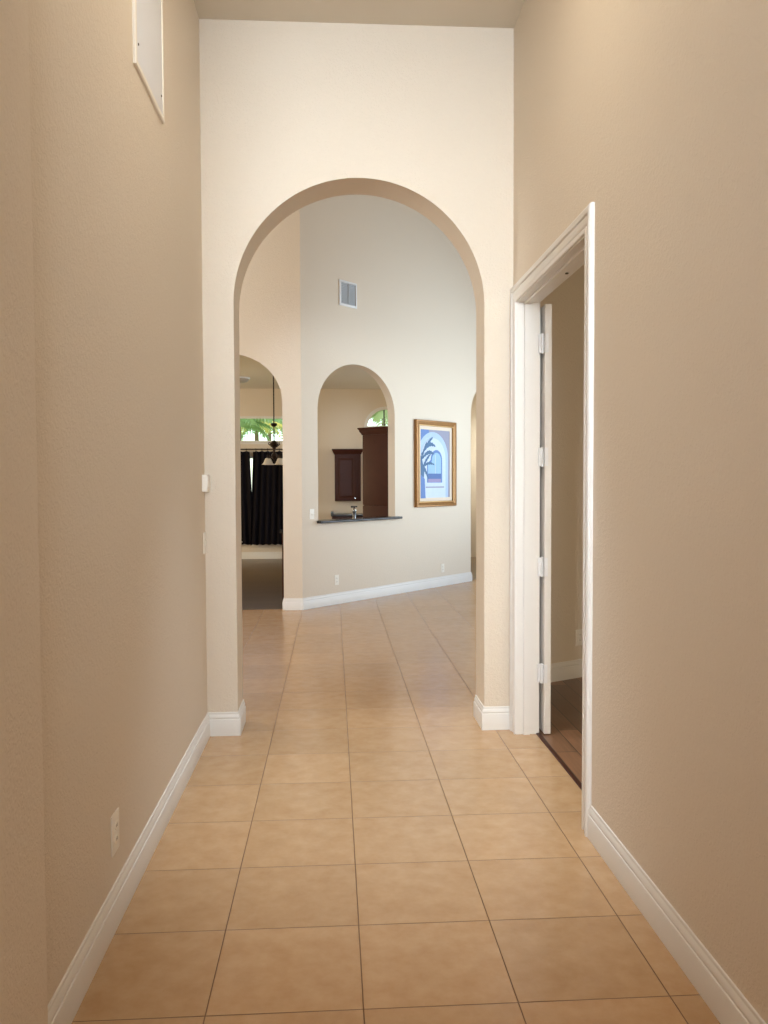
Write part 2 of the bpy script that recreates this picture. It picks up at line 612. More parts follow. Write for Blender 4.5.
def window(name, w, mull):
    x0, x1, z0, z1 = w
    prof = [(0, 0), (0.045, 0), (0.045, 0.05), (0, 0.05)]
    fr = sweep([(x0, YK+0.03, z0), (x1, YK+0.03, z0), (x1, YK+0.03, z1), (x0, YK+0.03, z1)], prof, (0, 1, 0), -1, True)
    for k in range(1, mull+1):
        x = x0+(x1-x0)*k/(mull+1)
        bx(fr, x-0.015, x+0.015, YK+0.03, YK+0.08, z0+0.03, z1-0.03)
    o = struct(obj(name, fr, M['trim']))
    obj('pane', box(x0+0.03, x1-0.03, YK+0.05, YK+0.056, z0+0.03, z1-0.03), M['glass'], o)
    obj('window_sill', box(x0-0.03, x1+0.03, YK-0.03, YK+0.04, z0-0.025, z0, 0.004), M['trim'], o)
    return o


window('window_1', TW, 0)
window('window_2', CW, 1)
hp = arch_pts(HWc, HWr, HWr, HWz, 32)
fr = sweep([(x, YK-0.012, z) for x, z in hp], [(-0.02, 0), (0.045, 0), (0.045, 0.07), (-0.02, 0.07)], (0, 1, 0), 1, True)
o = struct(obj('window_3', fr, M['trim']))
bx_ = box(HWc-0.012-0.03, HWc+0.012-0.03, YK+0.02, YK+0.06, HWz, HWz+HWr-0.01)
obj('mullion', bx_, M['bronze'], o)
obj('pane', prism(arch_pts(HWc, HWr-0.03, HWr-0.03, HWz+0.02, 32), [], lambda s, z: (s, YK+0.05, z), lambda s, z: (s, YK+0.056, z)), M['glass'], o)

# ------------------------------------------------------------------ baseboards, casing, jamb
BP = [(0, 0), (0.017, 0), (0.017, 0.096), (0.0155, 0.100), (0.0115, 0.101), (0.0115, 0.106), (0.0135, 0.110), (0.0125, 0.118), (0.008, 0.128), (0.0065, 0.131), (0.0065, 0.139), (0.005, 0.142), (0, 0.142)]


def baseboard(name, pts, flip):
    return struct(obj(name, sweep([(x, y, 0) for x, y in pts], BP, (0, 0, 1), flip), M['trim'], angle=25))


aL, aR = arch_c-arch_a, arch_c+arch_a
baseboard('baseboard_left', [(-0.115, -1.25), (-0.275, -0.481), (XL, -0.481), (XL, YA), (aL, YA), (aL, YB)], -1)
baseboard('baseboard_arch_right', [(aR, YB), (aR, YA), (XR-0.002, YA)], -1)
baseboard('baseboard_right', [(XR, 1.105), (XR, -6.1)], -1)
p = lambda s, t=0: (W(s, t, 0).x, W(s, t, 0).y)
baseboard('baseboard_angled', [(-0.22, 7.68), (-0.22, 7.56), (0.004, 7.56), p(3.63), p(3.63, 0.12)], -1)
baseboard('baseboard_kitchen', [(-4.2, YK), (1.9, YK)], -1)
baseboard('baseboard_side_room', [(B0.x+0.01, B0.y+0.005), (B1.x, B1.y)], -1)
q2 = lambda s: (W(s, 0, 0).x, W(s, 0, 0).y)
baseboard('baseboard_far_right', [p(4.83), p(9.0)], -1)

# casing on the hall side: path runs in the wall plane, u outward, v into the hall
CP = [(0.0, 0.0), (0.0, 0.011), (0.006, 0.014), (0.020, 0.014), (0.022, 0.008), (0.027, 0.008), (0.031, 0.011), (0.050, 0.015), (0.060, 0.016), (0.062, 0.012), (0.066, 0.012),
      (0.069, 0.021), (0.088, 0.024), (0.096, 0.020), (0.100, 0.012), (0.100, 0.0)]
struct(obj('trim_door_casing', sweep([(XR, 2.555, 0), (XR, 2.555, 2.605), (XR, 1.195, 2.605), (XR, 1.195, 0)], CP, (-1, 0, 0), 1), M['trim'], angle=25))
struct(obj('trim_room_casing', sweep([(XR+0.13, 2.555, 0), (XR+0.13, 2.555, 2.605), (XR+0.13, 1.195, 2.605), (XR+0.13, 1.195, 0)],
                                     [(0, 0), (0, 0.01), (0.085, 0.018), (0.09, 0)], (1, 0, 0), -1), M['trim'], angle=25))
JP = [(0, -0.002), (0, 0.132), (0.02, 0.132), (0.02, -0.002)]
jb = sweep([(XR, 2.55, 0), (XR, 2.55, 2.60), (XR, 1.20, 2.60), (XR, 1.20, 0)], JP, (1, 0, 0), -1)
jamb = struct(obj('trim_door_jamb', jb, M['trim'], angle=25))
ST = [(0, 0.040), (-0.012, 0.042), (-0.012, 0.078), (0, 0.080)]
obj('door_stop', sweep([(XR, 2.55, 0), (XR, 2.55, 2.60), (XR, 1.20, 2.60), (XR, 1.20, 0)], ST, (1, 0, 0), -1), M['trim'], jamb, angle=25)
bm = bmesh.new()
lathe(bm, [(0.010, 0.0), (0.010, -0.004), (0.006, -0.006)], (XR+0.097, 1.85, 2.60), 12)
obj('ball_catch', bm, M['slot'], jamb)

# double-door leaf folded right back against the side-room wall
dx0, dx1, dy0, dy1, dz0, dz1 = 1.640, 1.680, 2.515, 3.165, 0.010, 2.585
bm = box(dx0, dx1, dy0, dy1, dz0, dz1, 0.0025)
door = struct(obj('door_1', bm, M['trim']))
for k, (z0, z1) in enumerate(((0.30, 1.15), (1.30, 2.40))):
    for x0, x1 in ((dx1, dx1+0.006), (dx0-0.006, dx0)):
        bm = bmesh.new()
        pr = [(0, 0), (0.02, 0.006), (0.035, 0.004), (0.05, 0)]
        s = 1 if x0 >= dx1 else -1
        face = dx1 if s > 0 else dx0
        bm = sweep([(face, dy0+0.12, z0), (face, dy1-0.12, z0), (face, dy1-0.12, z1), (face, dy0+0.12, z1)], pr, (s, 0, 0), s, True)
        obj('panel_moulding', bm, M['trim'], door, angle=25)
for zc in (2.355, 1.68, 1.02, 0.375):
    bm = bmesh.new()
    bx(bm, 1.6125, 1.6405, 2.541, 2.546, zc-0.055, zc+0.055)
    bx(bm, 1.607, 1.622, 2.536, 2.5505, zc-0.055, zc+0.055)
    bx(bm, 1.636, 1.658, 2.511, 2.5155, zc-0.055, zc+0.055)
    bx(bm, 1.634, 1.639, 2.511, 2.546, zc-0.055, zc+0.055)
    lathe(bm, [(0.007, -0.06), (0.007, 0.06)], (1.627, 2.532, zc), 10)
    h = obj('hinge', bm, M['whitemetal'], door)
bm = lathe(bmesh.new(), [(0.012, 0), (0.012, 0.02), (0.027, 0.03), (0.03, 0.045), (0.02, 0.058)], (0, 0, 0), 16)
bmesh.ops.rotate(bm, matrix=Matrix.Rotation(PI/2, 3, 'Y'), verts=bm.verts)
bmesh.ops.translate(bm, vec=(dx1-0.001, dy1-0.06, 0.98), verts=bm.verts)
obj('door_knob', bm, M['chrome'], door)

# ------------------------------------------------------------------ wall plates (local frame: -y faces the viewer, x along the wall)
def outlet(label, loc, rz, w=0.078, h=0.125):
    t = thing('power_outlet', label, 'outlet', loc, rz, 'wall outlets')
    obj('cover_plate', box(-w/2, w/2, -0.006, 0.0, -h/2, h/2, 0.002), M['plastic'], t)
    for s in (-1, 1):
        bm = bmesh.new()
        c = s*h*0.17
        pts = [(0.017*math.cos(a)*1.0, c+max(-0.013, min(0.013, 0.017*math.sin(a)))) for a in [2*PI*i/20 for i in range(20)]]
        prism(pts, [], lambda x, z: (x, -0.009, z), lambda x, z: (x, -0.005, z), 0, bm)
        for xx in (-0.007, 0.005):
            bx(bm, xx, xx+0.0022, -0.0095, -0.0085, c-0.004, c+0.006, 0, 1)
        obj('socket', bm, [M['plastic'], M['slot']], t)
    bm = lathe(bmesh.new(), [(0.003, 0), (0.002, 0.0015)], (0, 0, 0), 8)
    bmesh.ops.rotate(bm, matrix=Matrix.Rotation(PI/2, 3, 'X'), verts=bm.verts)
    bmesh.ops.translate(bm, vec=(0, -0.0055, 0), verts=bm.verts)
    obj('screw', bm, M['whitemetal'], t)
    return t


def light_switch(label, loc, rz, w=0.078, h=0.122):
    t = thing('light_switch', label, 'switch', loc, rz, 'wall switches')
    obj('cover_plate', box(-w/2, w/2, -0.006, 0.0, -h/2, h/2, 0.002), M['plastic'], t)
    bm = prism([(-0.009, -0.006), (0.012, -0.013), (0.034, -0.006)], [], lambda z, y: (-0.017, y, z-0.012), lambda z, y: (0.017, y, z-0.012))
    obj('rocker', bm, M['plastic'], t)
    return t


outlet('white outlet low on the left hall wall above the long baseboard', (XL, 0.539, 0.319), PI/2, 0.091, 0.139)
outlet('white outlet low on the far wall below the arched serving opening', tuple(W(0.598, 0, 0.304)), ANG)
outlet('faint white outlet low on the far wall beneath the framed picture', tuple(W(2.884, 0, 0.262)), ANG)
OB = Vector((2.292, 3.955, 0))
sb = (OB-B0).dot(AD)
outlet('outlet above the baseboard in the dim room behind the open door', tuple(B0+AD*sb+Vector((0, 0, 0.315))), math.atan2(AD.y, AD.x), 0.09, 0.125)
light_switch('white light switch on the far wall left of the dark ledge', tuple(W(0.163, 0, 1.145)), ANG)
light_switch('pale light switch on the left wall just under the thermostat', (XL, 2.622, 1.175), PI/2, 0.075, 0.125)

# thermostat near the corner
t = thing('thermostat', 'small white thermostat box on the left wall beside the big arch', 'thermostat', (XL, 2.606, 1.531), PI/2)
obj('housing', box(-0.048, 0.048, -0.032, 0.0, -0.05, 0.05, 0.005), M['plastic'], t)
obj('top_cover', box(-0.042, 0.042, -0.036, -0.031, -0.02, 0.043, 0.002), M['plastic'], t)
obj('dial_slider', box(0.040, 0.056, -0.022, -0.014, -0.012, -0.006, 0.001), M['plastic'], t)

# access panel high on the left wall
t = thing('access_panel', 'white framed metal access panel high on the left hall wall', 'access panel', (XL, 1.264, 3.60), PI/2)
hw, hh = 0.275, 0.425
fr = sweep([(-hw, 0, -hh), (hw, 0, -hh), (hw, 0, hh), (-hw, 0, hh)],
           [(0, -0.004), (0, 0.008), (0.004, 0.012), (0.022, 0.012), (0.026, 0.006), (0.026, -0.004)], (0, -1, 0), 1, True)
obj('frame', fr, M['plastic'], t, angle=25)
obj('panel_door', box(-hw+0.025, hw-0.025, -0.009, -0.002, -hh+0.025, hh-0.025, 0.002), M['paneldoor'], t)
for sx, sz in ((-1, -1), (1, -1), (-1, 1), (1, 1)):
    bm = lathe(bmesh.new(), [(0.006, 0), (0.004, 0.003)], (0, 0, 0), 10)
    bmesh.ops.rotate(bm, matrix=Matrix.Rotation(PI/2, 3, 'X'), verts=bm.verts)
    bmesh.ops.translate(bm, vec=(sx*(hw-0.055), -0.0088, sz*(hh-0.1)), verts=bm.verts)
    obj('screw', bm, M['slot'], t)

# air vent on the angled wall
t = thing('air_vent', 'square grey louvred air vent with white frame high above the serving opening', 'vent', tuple(W(0.837, 0, 3.899)), ANG)
hw, hh = 0.164, 0.158
fr = sweep([(-hw, 0, -hh), (hw, 0, -hh), (hw, 0, hh), (-hw, 0, hh)],
           [(0, 0), (0, 0.012), (0.026, 0.018), (0.028, 0.004), (0.028, 0)], (0, -1, 0), 1, True)
obj('frame', fr, M['whitemetal'], t, angle=25)
obj('backing', box(-hw+0.02, hw-0.02, -0.004, 0, -hh+0.02, hh-0.02), M['ventdark'], t)
for k in range(13):
    z = -hh+0.038+k*(2*hh-0.076)/12
    bm = prism([(-0.004, z-0.008), (-0.0055, z-0.008), (-0.015, z+0.006), (-0.0135, z+0.006)], [],
               lambda y, zz: (-hw+0.024, y, zz), lambda y, zz: (hw-0.024, y, zz))
    obj('slat', bm, M['ventgrey'], t)
obj('damper_bar', box(-0.006, 0.006, -0.017, -0.012, -hh+0.03, hh-0.03, 0.001), M['ventgrey'], t)

# ------------------------------------------------------------------ framed picture
t = thing('framed_picture', 'gold framed picture of a blue archway and palm leaves on the far wall', 'picture', tuple(W(2.695, 0, 1.788)), ANG)
hw, hh = 0.486, 0.615
FP = [(0, 0), (0, 0.045), (0.006, 0.052), (0.024, 0.055), (0.030, 0.048), (0.046, 0.042), (0.062, 0.032), (0.070, 0.033), (0.076, 0.024), (0.082, 0.018), (0.082, 0)]
corner = [(-hw, 0, -hh), (hw, 0, -hh), (hw, 0, hh), (-hw, 0, hh)]
obj('frame', sweep(corner, FP, (0, -1, 0), 1, True), M['gold'], t, angle=25)
i1 = [(-hw+.066, 0, -hh+.066), (hw-.066, 0, -hh+.066), (hw-.066, 0, hh-.066), (-hw+.066, 0, hh-.066)]
obj('inner_lip', sweep(i1, [(0, 0.030), (0, 0.041), (0.010, 0.041), (0.016, 0.030)], (0, -1, 0), 1, True), M['goldlight'], t, angle=25)
i2 = [(-hw+.077, 0, -hh+.077), (hw-.077, 0, -hh+.077), (hw-.077, 0, hh-.077), (-hw+.077, 0, hh-.077)]
obj('mat_border', sweep(i2, [(0, 0.012), (0, 0.020), (0.052, 0.016), (0.054, 0.012)], (0, -1, 0), 1, True), M['liner'], t, angle=25)
aw, ah = 0.352, 0.455
bm = bmesh.new()
ART = [paint('art_mauve', srgb(150, 150, 172)), paint('art_pale_blue', srgb(176, 200, 232)), paint('art_white_blue', srgb(206, 220, 240)),
       paint('art_sky', srgb(150, 190, 224)), paint('art_sea', srgb(72, 108, 170)), paint('art_leaf', srgb(62, 104, 146)),
       paint('art_deep_blue', srgb(92, 128, 190)), paint('art_violet', srgb(150, 140, 180))]


def layer(pts, y, mi):
    kx, kz = 0.364/0.352, 0.492/0.455
    prism(pts, [], lambda x, z: (x*kx, y, z*kz), lambda x, z: (x*kx, y-0.0015, z*kz), mi, bm)


layer(rect(-aw, aw, -ah, ah), -0.010, 0)
layer(rect(-aw, -0.15, 0.0, ah), -0.0112, 6)
big = [(-aw, -ah)] + [(0.30, -ah)] + [(0.30, 0.08)] + [(-0.06+0.36*math.cos(a), 0.08+0.34*math.sin(a)) for a in [PI*i/24 for i in range(1, 21)]] + [(-aw, 0.18)]
layer(big, -0.0124, 1)
big2 = [(-0.22, -ah), (0.24, -ah), (0.24, 0.05)] + [(-0.05+0.29*math.cos(a), 0.06+0.28*math.sin(a)) for a in [PI*i/24 for i in range(1, 22)]] + [(-aw, 0.0), (-aw, -0.2)]
layer(big2, -0.0136, 2)
door_o = [(-0.20, -0.25), (0.155, -0.25), (0.155, 0.05)] + [(0.02+0.135*math.cos(a), 0.05+0.135*math.sin(a)) for a in [PI*i/16 for i in range(1, 16)]] + [(-0.115, 0.05), (-0.20, 0.0)]
layer(door_o, -0.0148, 6)
door_i = [(-0.18, -0.235), (0.125, -0.235), (0.125, 0.04)] + [(0.02+0.108*math.cos(a), 0.04+0.108*math.sin(a)) for a in [PI*i/16 for i in range(1, 16)]] + [(-0.09, 0.03), (-0.18, -0.01)]
layer(door_i, -0.0160, 3)
layer(rect(-0.18, 0.125, -0.20, -0.13), -0.0172, 4)
layer(rect(-0.18, 0.125, -0.245, -0.20), -0.0172, 7)
layer(rect(-0.23, 0.20, -0.30, -0.262), -0.0160, 2)
layer(rect(-0.23, 0.20, -0.318, -0.302), -0.0160, 0)
layer(rect(-0.015, -0.005, -0.13, 0.12), -0.0172, 2)


def art_leaf(x0, z0, x1, z1, sag, w):
    top, bot = [], []
    n = 14
    for i in range(n+1):
        u = i/n
        x = x0+(x1-x0)*u
        z = z0+(z1-z0)*u+sag*math.sin(PI*u)*0.9
        k = w*math.sin(PI*min(1, 0.08+u*0.92))**0.7
        jag = 0.35*w*(i % 2)
        top.append((x, z+k-jag))
        bot.append((x, z-k+jag))
    layer(top+bot[::-1], -0.0186-0.0004*random.random(), 5)


art_leaf(-0.33, 0.10, -0.05, 0.36, 0.03, 0.030)
art_leaf(-0.33, 0.12, 0.02, 0.22, 0.09, 0.034)
art_leaf(-0.33, 0.05, -0.02, 0.12, 0.07, 0.030)
art_leaf(-0.34, -0.10, -0.10, 0.14, 0.03, 0.030)
art_leaf(-0.33, -0.06, -0.01, -0.02, 0.05, 0.022)
art_leaf(-0.34, -0.02, -0.16, -0.22, 0.04, 0.040)
art_leaf(-0.34, 0.02, -0.20, 0.30, 0.02, 0.034)
layer([(-aw, -0.42), (-0.30, -0.40), (-0.27, -0.10), (-0.33, 0.1), (-aw, 0.1)], -0.0178, 5)
layer([(-aw, -ah), (-0.24, -ah), (-0.26, -0.20), (-aw, -0.14)], -0.0182, 6)
obj('artwork', bm, ART, t, smooth=False)
obj('backing_board', box(-hw+0.02, hw-0.02, -0.0095, -0.0005, -hh+0.02, hh-0.02), M['slot'], t)

# ------------------------------------------------------------------ granite ledge of the serving opening
t = thing('bar_ledge', 'thin black granite ledge across the foot of the arched serving opening', 'ledge', tuple(W(0, 0, 1.03)), ANG)
lo, hi = PC-PA+0.002, PC+PA-0.002
outl = [(lo, 0.16), (hi, 0.16), (hi, -0.002), (1.825, -0.002), (1.825, -0.075), (1.815, -0.085), (0.262, -0.085), (0.252, -0.075), (0.252, -0.002), (lo, -0.002)]
obj('slab', prism(outl, [], lambda x, y: (x, y, 0.0), lambda x, y: (x, y, 0.032)), M['granite'], t)
obj('edge_bullnose', tube(bmesh.new(), [(0.262, -0.085, 0.016), (1.815, -0.085, 0.016)], 0.0155, 12), M['granite'], t)

# ------------------------------------------------------------------ kitchen
def panel_door(bm_name, x0, x1, z0, z1, yf, parent, name='door'):
    """raised-panel door whose face looks to -y at y=yf"""
    bm = box(x0, x1, yf, yf+0.02, z0, z1, 0.002)
    d = obj(name, bm, M['cherry'], parent)
    f = 0.055
    c = [(x0+f, yf, z0+f), (x1-f, yf, z0+f), (x1-f, yf, z1-f), (x0+f, yf, z1-f)]
    obj('panel_moulding', sweep(c, [(-0.012, 0), (-0.008, 0.007), (0.0, 0.004), (0.004, 0.0005), (0.004, 0)], (0, -1, 0), 1, True), M['cherry'], d, angle=25)
    g = 0.028
    bm2 = sweep([(x0+f+0.012, yf, z0+f+0.012), (x1-f-0.012, yf, z0+f+0.012), (x1-f-0.012, yf, z1-f-0.012), (x0+f+0.012, yf, z1-f-0.012)],
                [(0, 0), (g, 0.008), (g, 0)], (0, -1, 0), 1, True)
    bx(bm2, x0+f+0.012+g, x1-f-0.012-g, yf-0.008, yf+0.001, z0+f+0.012+g, z1-f-0.012-g)
    obj('raised_panel', bm2, M['cherry'], d, angle=15)
    return d


# wall cabinet on the back wall
t = thing('wall_cabinet', 'dark cherry wall cabinet with raised panel door hung on kitchen back wall', 'cabinet', (0.665, YK, 1.155))
obj('carcass', box(-0.255, 0.255, -0.33, -0.001, 0.0, 0.93, 0.002), M['cherry'], t)
panel_door('d', -0.245, 0.170, 0.012, 0.895, -0.351, t)
obj('stile', box(0.178, 0.255, -0.338, -0.33, 0.0, 0.93, 0.001), M['cherry'], t)
CR = [(0, 0), (0.012, 0.0), (0.018, 0.02), (0.035, 0.045), (0.04, 0.07), (0.055, 0.085), (0.055, 0.10), (0, 0.10)]
obj('crown_moulding', sweep([(-0.255, -0.001, 0.92), (-0.255, -0.345, 0.92), (0.255, -0.345, 0.92), (0.255, -0.001, 0.92)], CR, (0, 0, 1), -1), M['cherry'], t, angle=25)
bm = lathe(bmesh.new(), [(0.006, 0), (0.006, 0.012), (0.016, 0.02), (0.012, 0.03)], (0, 0, 0), 12)
bmesh.ops.rotate(bm, matrix=Matrix.Rotation(PI/2, 3, 'X'), verts=bm.verts)
bmesh.ops.translate(bm, vec=(0.145, -0.350, 0.06), verts=bm.verts)
obj('knob', bm, M['chrome'], t)

# far counter run on the back wall
t = thing('base_cabinet', 'dark base cabinet with black granite top against kitchen back wall', 'cabinet', (0.33, YK, 0))
obj('carcass', box(0.02, 1.9, -0.60, -0.018, 0.0035, 0.865, 0.002), M['cherry'], t)
obj('toe_kick', box(0.06, 1.88, -0.612, -0.60, 0.0035, 0.09), M['slot'], t)
for k in range(4):
    x0 = 0.03+k*0.465
    d = panel_door('d', x0+0.01, x0+0.455, 0.11, 0.66, -0.621, t)
    dr = obj('drawer', box(x0+0.01, x0+0.455, -0.621, -0.60, 0.68, 0.85, 0.003), M['cherry'], t)
    bm = lathe(bmesh.new(), [(0.006, 0), (0.006, 0.012), (0.016, 0.02), (0.012, 0.03)], (0, 0, 0), 12)
    bmesh.ops.rotate(bm, matrix=Matrix.Rotation(PI/2, 3, 'X'), verts=bm.verts)
    bmesh.ops.translate(bm, vec=(x0+0.23, -0.62, 0.765), verts=bm.verts)
    obj('knob', bm, M['chrome'], dr)
obj('countertop', box(0, 1.92, -0.64, -0.001, 0.866, 0.906, 0.006), M['granite'], t)
obj('end_splash', box(0.0, 0.05, -0.62, -0.02, 0.906, 0.955, 0.004), M['granite'], t)

# tall pantry behind the right jamb (side panel seen), local x along the angled wall, +y into the kitchen
t = thing('pantry_cabinet', 'tall dark brown pantry cabinet side seen through serving opening', 'cabinet', tuple(W(1.80, 0.125, 0.0035)), ANG)
H = 2.205
obj('carcass', box(0.0, 0.90, 0.0, 0.46, 0.09, H, 0.002), M['cherry'], t)
obj('toe_kick', box(0.03, 0.87, 0.0, 0.40, 0.0, 0.09), M['slot'], t)
obj('side_panel', box(-0.014, 0.0, 0.0, 0.465, 1.205, H, 0.003), M['cherry'], t)
obj('side_panel', box(-0.014, 0.0, 0.0, 0.465, 0.09, 1.195, 0.003), M['cherry'], t)
obj('crown_moulding', sweep([(0.90, 0.46, H-0.02), (-0.012, 0.46, H-0.02), (-0.012, 0.0, H-0.02)], [(u*1.0, v*1.0) for u, v in CR], (0, 0, 1), -1), M['cherry'], t, angle=25)
for x0 in (0.01, 0.455):
    for z0, z1 in ((0.10, 1.19), (1.21, H-0.02)):
        d = obj('door', box(x0, x0+0.435, 0.461, 0.482, z0, z1, 0.003), M['cherry'], t)
        bm = lathe(bmesh.new(), [(0.006, 0), (0.006, 0.012), (0.016, 0.02), (0.012, 0.03)], (0, 0, 0), 12)
        bmesh.ops.rotate(bm, matrix=Matrix.Rotation(-PI/2, 3, 'X'), verts=bm.verts)
        xx = x0+0.05 if x0 < 0.1 else x0+0.39
        bmesh.ops.translate(bm, vec=(xx, 0.481, z1-0.09 if z1 < 1.5 else z0+0.6), verts=bm.verts)
        obj('knob', bm, M['bronze'], d)

# sink counter under the serving opening
t = thing('sink_cabinet', 'dark sink base cabinet behind the wall, its corner peeking through left archway', 'cabinet', tuple(W(0.33, 0.125, 0.0035)), ANG)
obj('carcass', box(0.0, 1.44, 0.0, 0.575, 0.0, 0.875, 0.002), M['cherry'], t)
for k in range(3):
    obj('door', box(0.02+k*0.47, 0.48+k*0.47, 0.576, 0.594, 0.1, 0.86, 0.003), M['cherry'], t)
bm = prism(rect(-0.012, 1.45, 0.0, 0.61), [rect(0.30, 0.95, 0.14, 0.53)], lambda x, y: (x, y, 0.876), lambda x, y: (x, y, 0.914))
obj('countertop', bm, M['granite'], t)
bm = sweep([(0.30, 0.14, 0.872), (0.95, 0.14, 0.872), (0.95, 0.53, 0.872), (0.30, 0.53, 0.872)], [(0, 0), (0.008, 0), (0.008, -0.16), (0, -0.16)], (0, 0, 1), 1, True)
bx(bm, 0.30, 0.95, 0.14, 0.53, 0.705, 0.712)
# faucet stands on the counter
fct = thing('kitchen_faucet', 'chrome kitchen faucet poking up behind the black granite ledge', 'faucet', tuple(W(1.165, 0.20, 0.9175)), ANG)
obj('sink_basin', bm, M['chrome'], t)
bm = lathe(bmesh.new(), [(0.034, 0), (0.034, 0.008), (0.026, 0.02), (0.024, 0.21), (0.030, 0.22), (0.030, 0.25), (0.014, 0.265)], (0, 0, 0), 16)
obj('body', bm, M['chrome'], fct)
obj('spout', tube(bmesh.new(), [(0, 0.0, 0.06), (0, 0.05, 0.09), (0, 0.11, 0.105), (0, 0.17, 0.10), (0, 0.19, 0.075)], [0.018, 0.016, 0.015, 0.014, 0.014], 10), M['chrome'], fct)
bm = tube(bmesh.new(), [(-0.055, 0, 0.288), (0.053, 0, 0.288)], [0.013, 0.010], 8)
tube(bm, [(0, 0, 0.25), (0, 0, 0.290)], 0.012, 8)
obj('lever', bm, M['bronze'], fct)

# ------------------------------------------------------------------ dining nook
def curtain(label, x0, x1, xb0, xb1, nf, seed, hem):
    """panel hung from x0..x1 at the rod, xb0..xb1 at the hem"""
    rnd = random.Random(seed)
    n = nf*10
    rows = [0.30, 0.7, 1.2, 1.7, 2.05, 2.12, 2.148]
    ph = [rnd.uniform(0.75, 1.25) for _ in range(nf+1)]
    bm = bmesh.new()
    F, B = [], []
    for zi, z in enumerate(rows):
        k = (z-rows[0])/(rows[-1]-rows[0])
        fa, ba = [], []
        for i in range(n+1):
            u = i/n
            x = (xb0+(x0-xb0)*k) + ((xb1+(x1-xb1)*k)-(xb0+(x0-xb0)*k))*u
            a = 0.042*ph[int(u*nf)]*(1.0-0.25*k)
            y = YK-0.115 + hem*(1-k) + a*math.sin(2*PI*nf*u+0.4*math.sin(3*k+seed))
            zz = z
            if zi == len(rows)-1:
                zz = z-0.018*(0.5+0.5*math.cos(2*PI*nf*u*1.0))
            if zi == 0:
                zz = z-0.012*math.sin(2*PI*nf*u+1)
            fa.append(bm.verts.new((x, y-0.002, zz)))
            ba.append(bm.verts.new((x, y+0.002, zz)))
        F.append(fa)
        B.append(ba)
    for r in range(len(rows)-1):
        for i in range(n):
            bm.faces.new((F[r][i], F[r][i+1], F[r+1][i+1], F[r+1][i]))
            bm.faces.new((B[r][i], B[r+1][i], B[r+1][i+1], B[r][i+1]))
        bm.faces.new((F[r][0], F[r+1][0], B[r+1][0], B[r][0]))
        bm.faces.new((F[r][n], B[r][n], B[r+1][n], F[r+1][n]))
    for i in range(n):
        bm.faces.new((F[0][i], B[0][i], B[0][i+1], F[0][i+1]))
        bm.faces.new((F[-1][i], F[-1][i+1], B[-1][i+1], B[-1][i]))
    t = thing('curtain', label, 'curtain', (0, 0, 0), 0, 'black curtains')
    obj('cloth_panel', bm, M['curtain'], t, angle=80)
    for k in range(nf):
        x = x0+(x1-x0)*(k+0.5)/nf
        r = [(0.028*math.cos(a), 0.028*math.sin(a)) for a in [2*PI*i/14 for i in range(14)]]
        bm = bmesh.new()
        pts = [(x, YK-0.115+p_[0], 2.170+p_[1]) for p_ in r]
        tube(bm, pts+[pts[0]], 0.004, 6)
        obj('grommet', bm, M['bronze'], t)
    return t


curtain('left black curtain panel hanging below the transom window in the nook', -2.45, -1.262, -2.42, -1.190, 9, 1, 0.045)
curtain('right black curtain panel hanging behind the chandelier shades in the nook', -1.195, -0.28, -1.262, -0.30, 8, 2, -0.05)
t = thing('curtain_rod', 'thin dark rod carrying the black curtains below the transom window', 'curtain rod', (-1.36, YK-0.115, 2.180))
obj('rod', tube(bmesh.new(), [(-1.2, 0, 0), (1.2, 0, 0)], 0.011, 10), M['bronze'], t)
for s in (-1, 1):
    obj('finial', lathe(bmesh.new(), [(0.004, -0.03), (0.022, -0.012), (0.026, 0.004), (0.016, 0.024), (0.004, 0.03)], (s*1.21, 0, 0), 12), M['bronze'], t)
    obj('bracket', box(s*1.12-0.01, s*1.12+0.01, 0, 0.114, -0.014, 0.014, 0.002), M['bronze'], t)

# chandelier
cx, cy = -0.563, 11.0
t = thing('chandelier', 'dark bronze hanging chandelier with white bell shades in the dining nook', 'chandelier', (cx, cy, 1.75))
zc = KC-1.75
obj('canopy', lathe(bmesh.new(), [(0.065, zc-0.001), (0.062, zc-0.02), (0.02, zc-0.045), (0.008, zc-0.05)], (0, 0, 0), 20), M['bronze'], t)
obj('rod', tube(bmesh.new(), [(0, 0, 0.42), (0, 0, zc-0.04)], 0.010, 10), M['bronze'], t)
obj('collar', lathe(bmesh.new(), [(0.01, 0.735), (0.05, 0.72), (0.055, 0.70), (0.03, 0.675), (0.01, 0.665)], (0, 0, 0), 20), M['bronze'], t)
obj('hub', lathe(bmesh.new(), [(0.01, 0.45), (0.03, 0.44), (0.055, 0.41), (0.07, 0.385), (0.058, 0.35), (0.03, 0.335), (0.018, 0.28), (0.022, 0.25), (0.045, 0.23), (0.05, 0.20), (0.03, 0.165), (0.01, 0.14)], (0, 0, 0), 20), M['bronze'], t)
for k in range(4):
    a = math.radians(38+90*k)
    c, s = math.cos(a), math.sin(a)
    pp = [(0.03, 0.22), (0.07, 0.17), (0.11, 0.175), (0.135, 0.215), (0.14, 0.19), (0.14, 0.165)]
    arm = obj('arm', tube(bmesh.new(), [(c*r, s*r, z) for r, z in pp], 0.008, 8), M['bronze'], t)
    pp = [(0.05, 0.38), (0.085, 0.375), (0.11, 0.395), (0.10, 0.42), (0.085, 0.41)]
    obj('scroll', tube(bmesh.new(), [(c*r, s*r, z) for r, z in pp], 0.009, 8), M['bronze'], t)
    bm = lathe(bmesh.new(), [(0.018, 0.165), (0.030, 0.15), (0.042, 0.12), (0.055, 0.09), (0.083, 0.062), (0.080, 0.062), (0.052, 0.092), (0.038, 0.122), (0.026, 0.148), (0.014, 0.160)],
               (c*0.14, s*0.14, 0), 20, False)
    obj('shade', bm, M['shade'], arm)

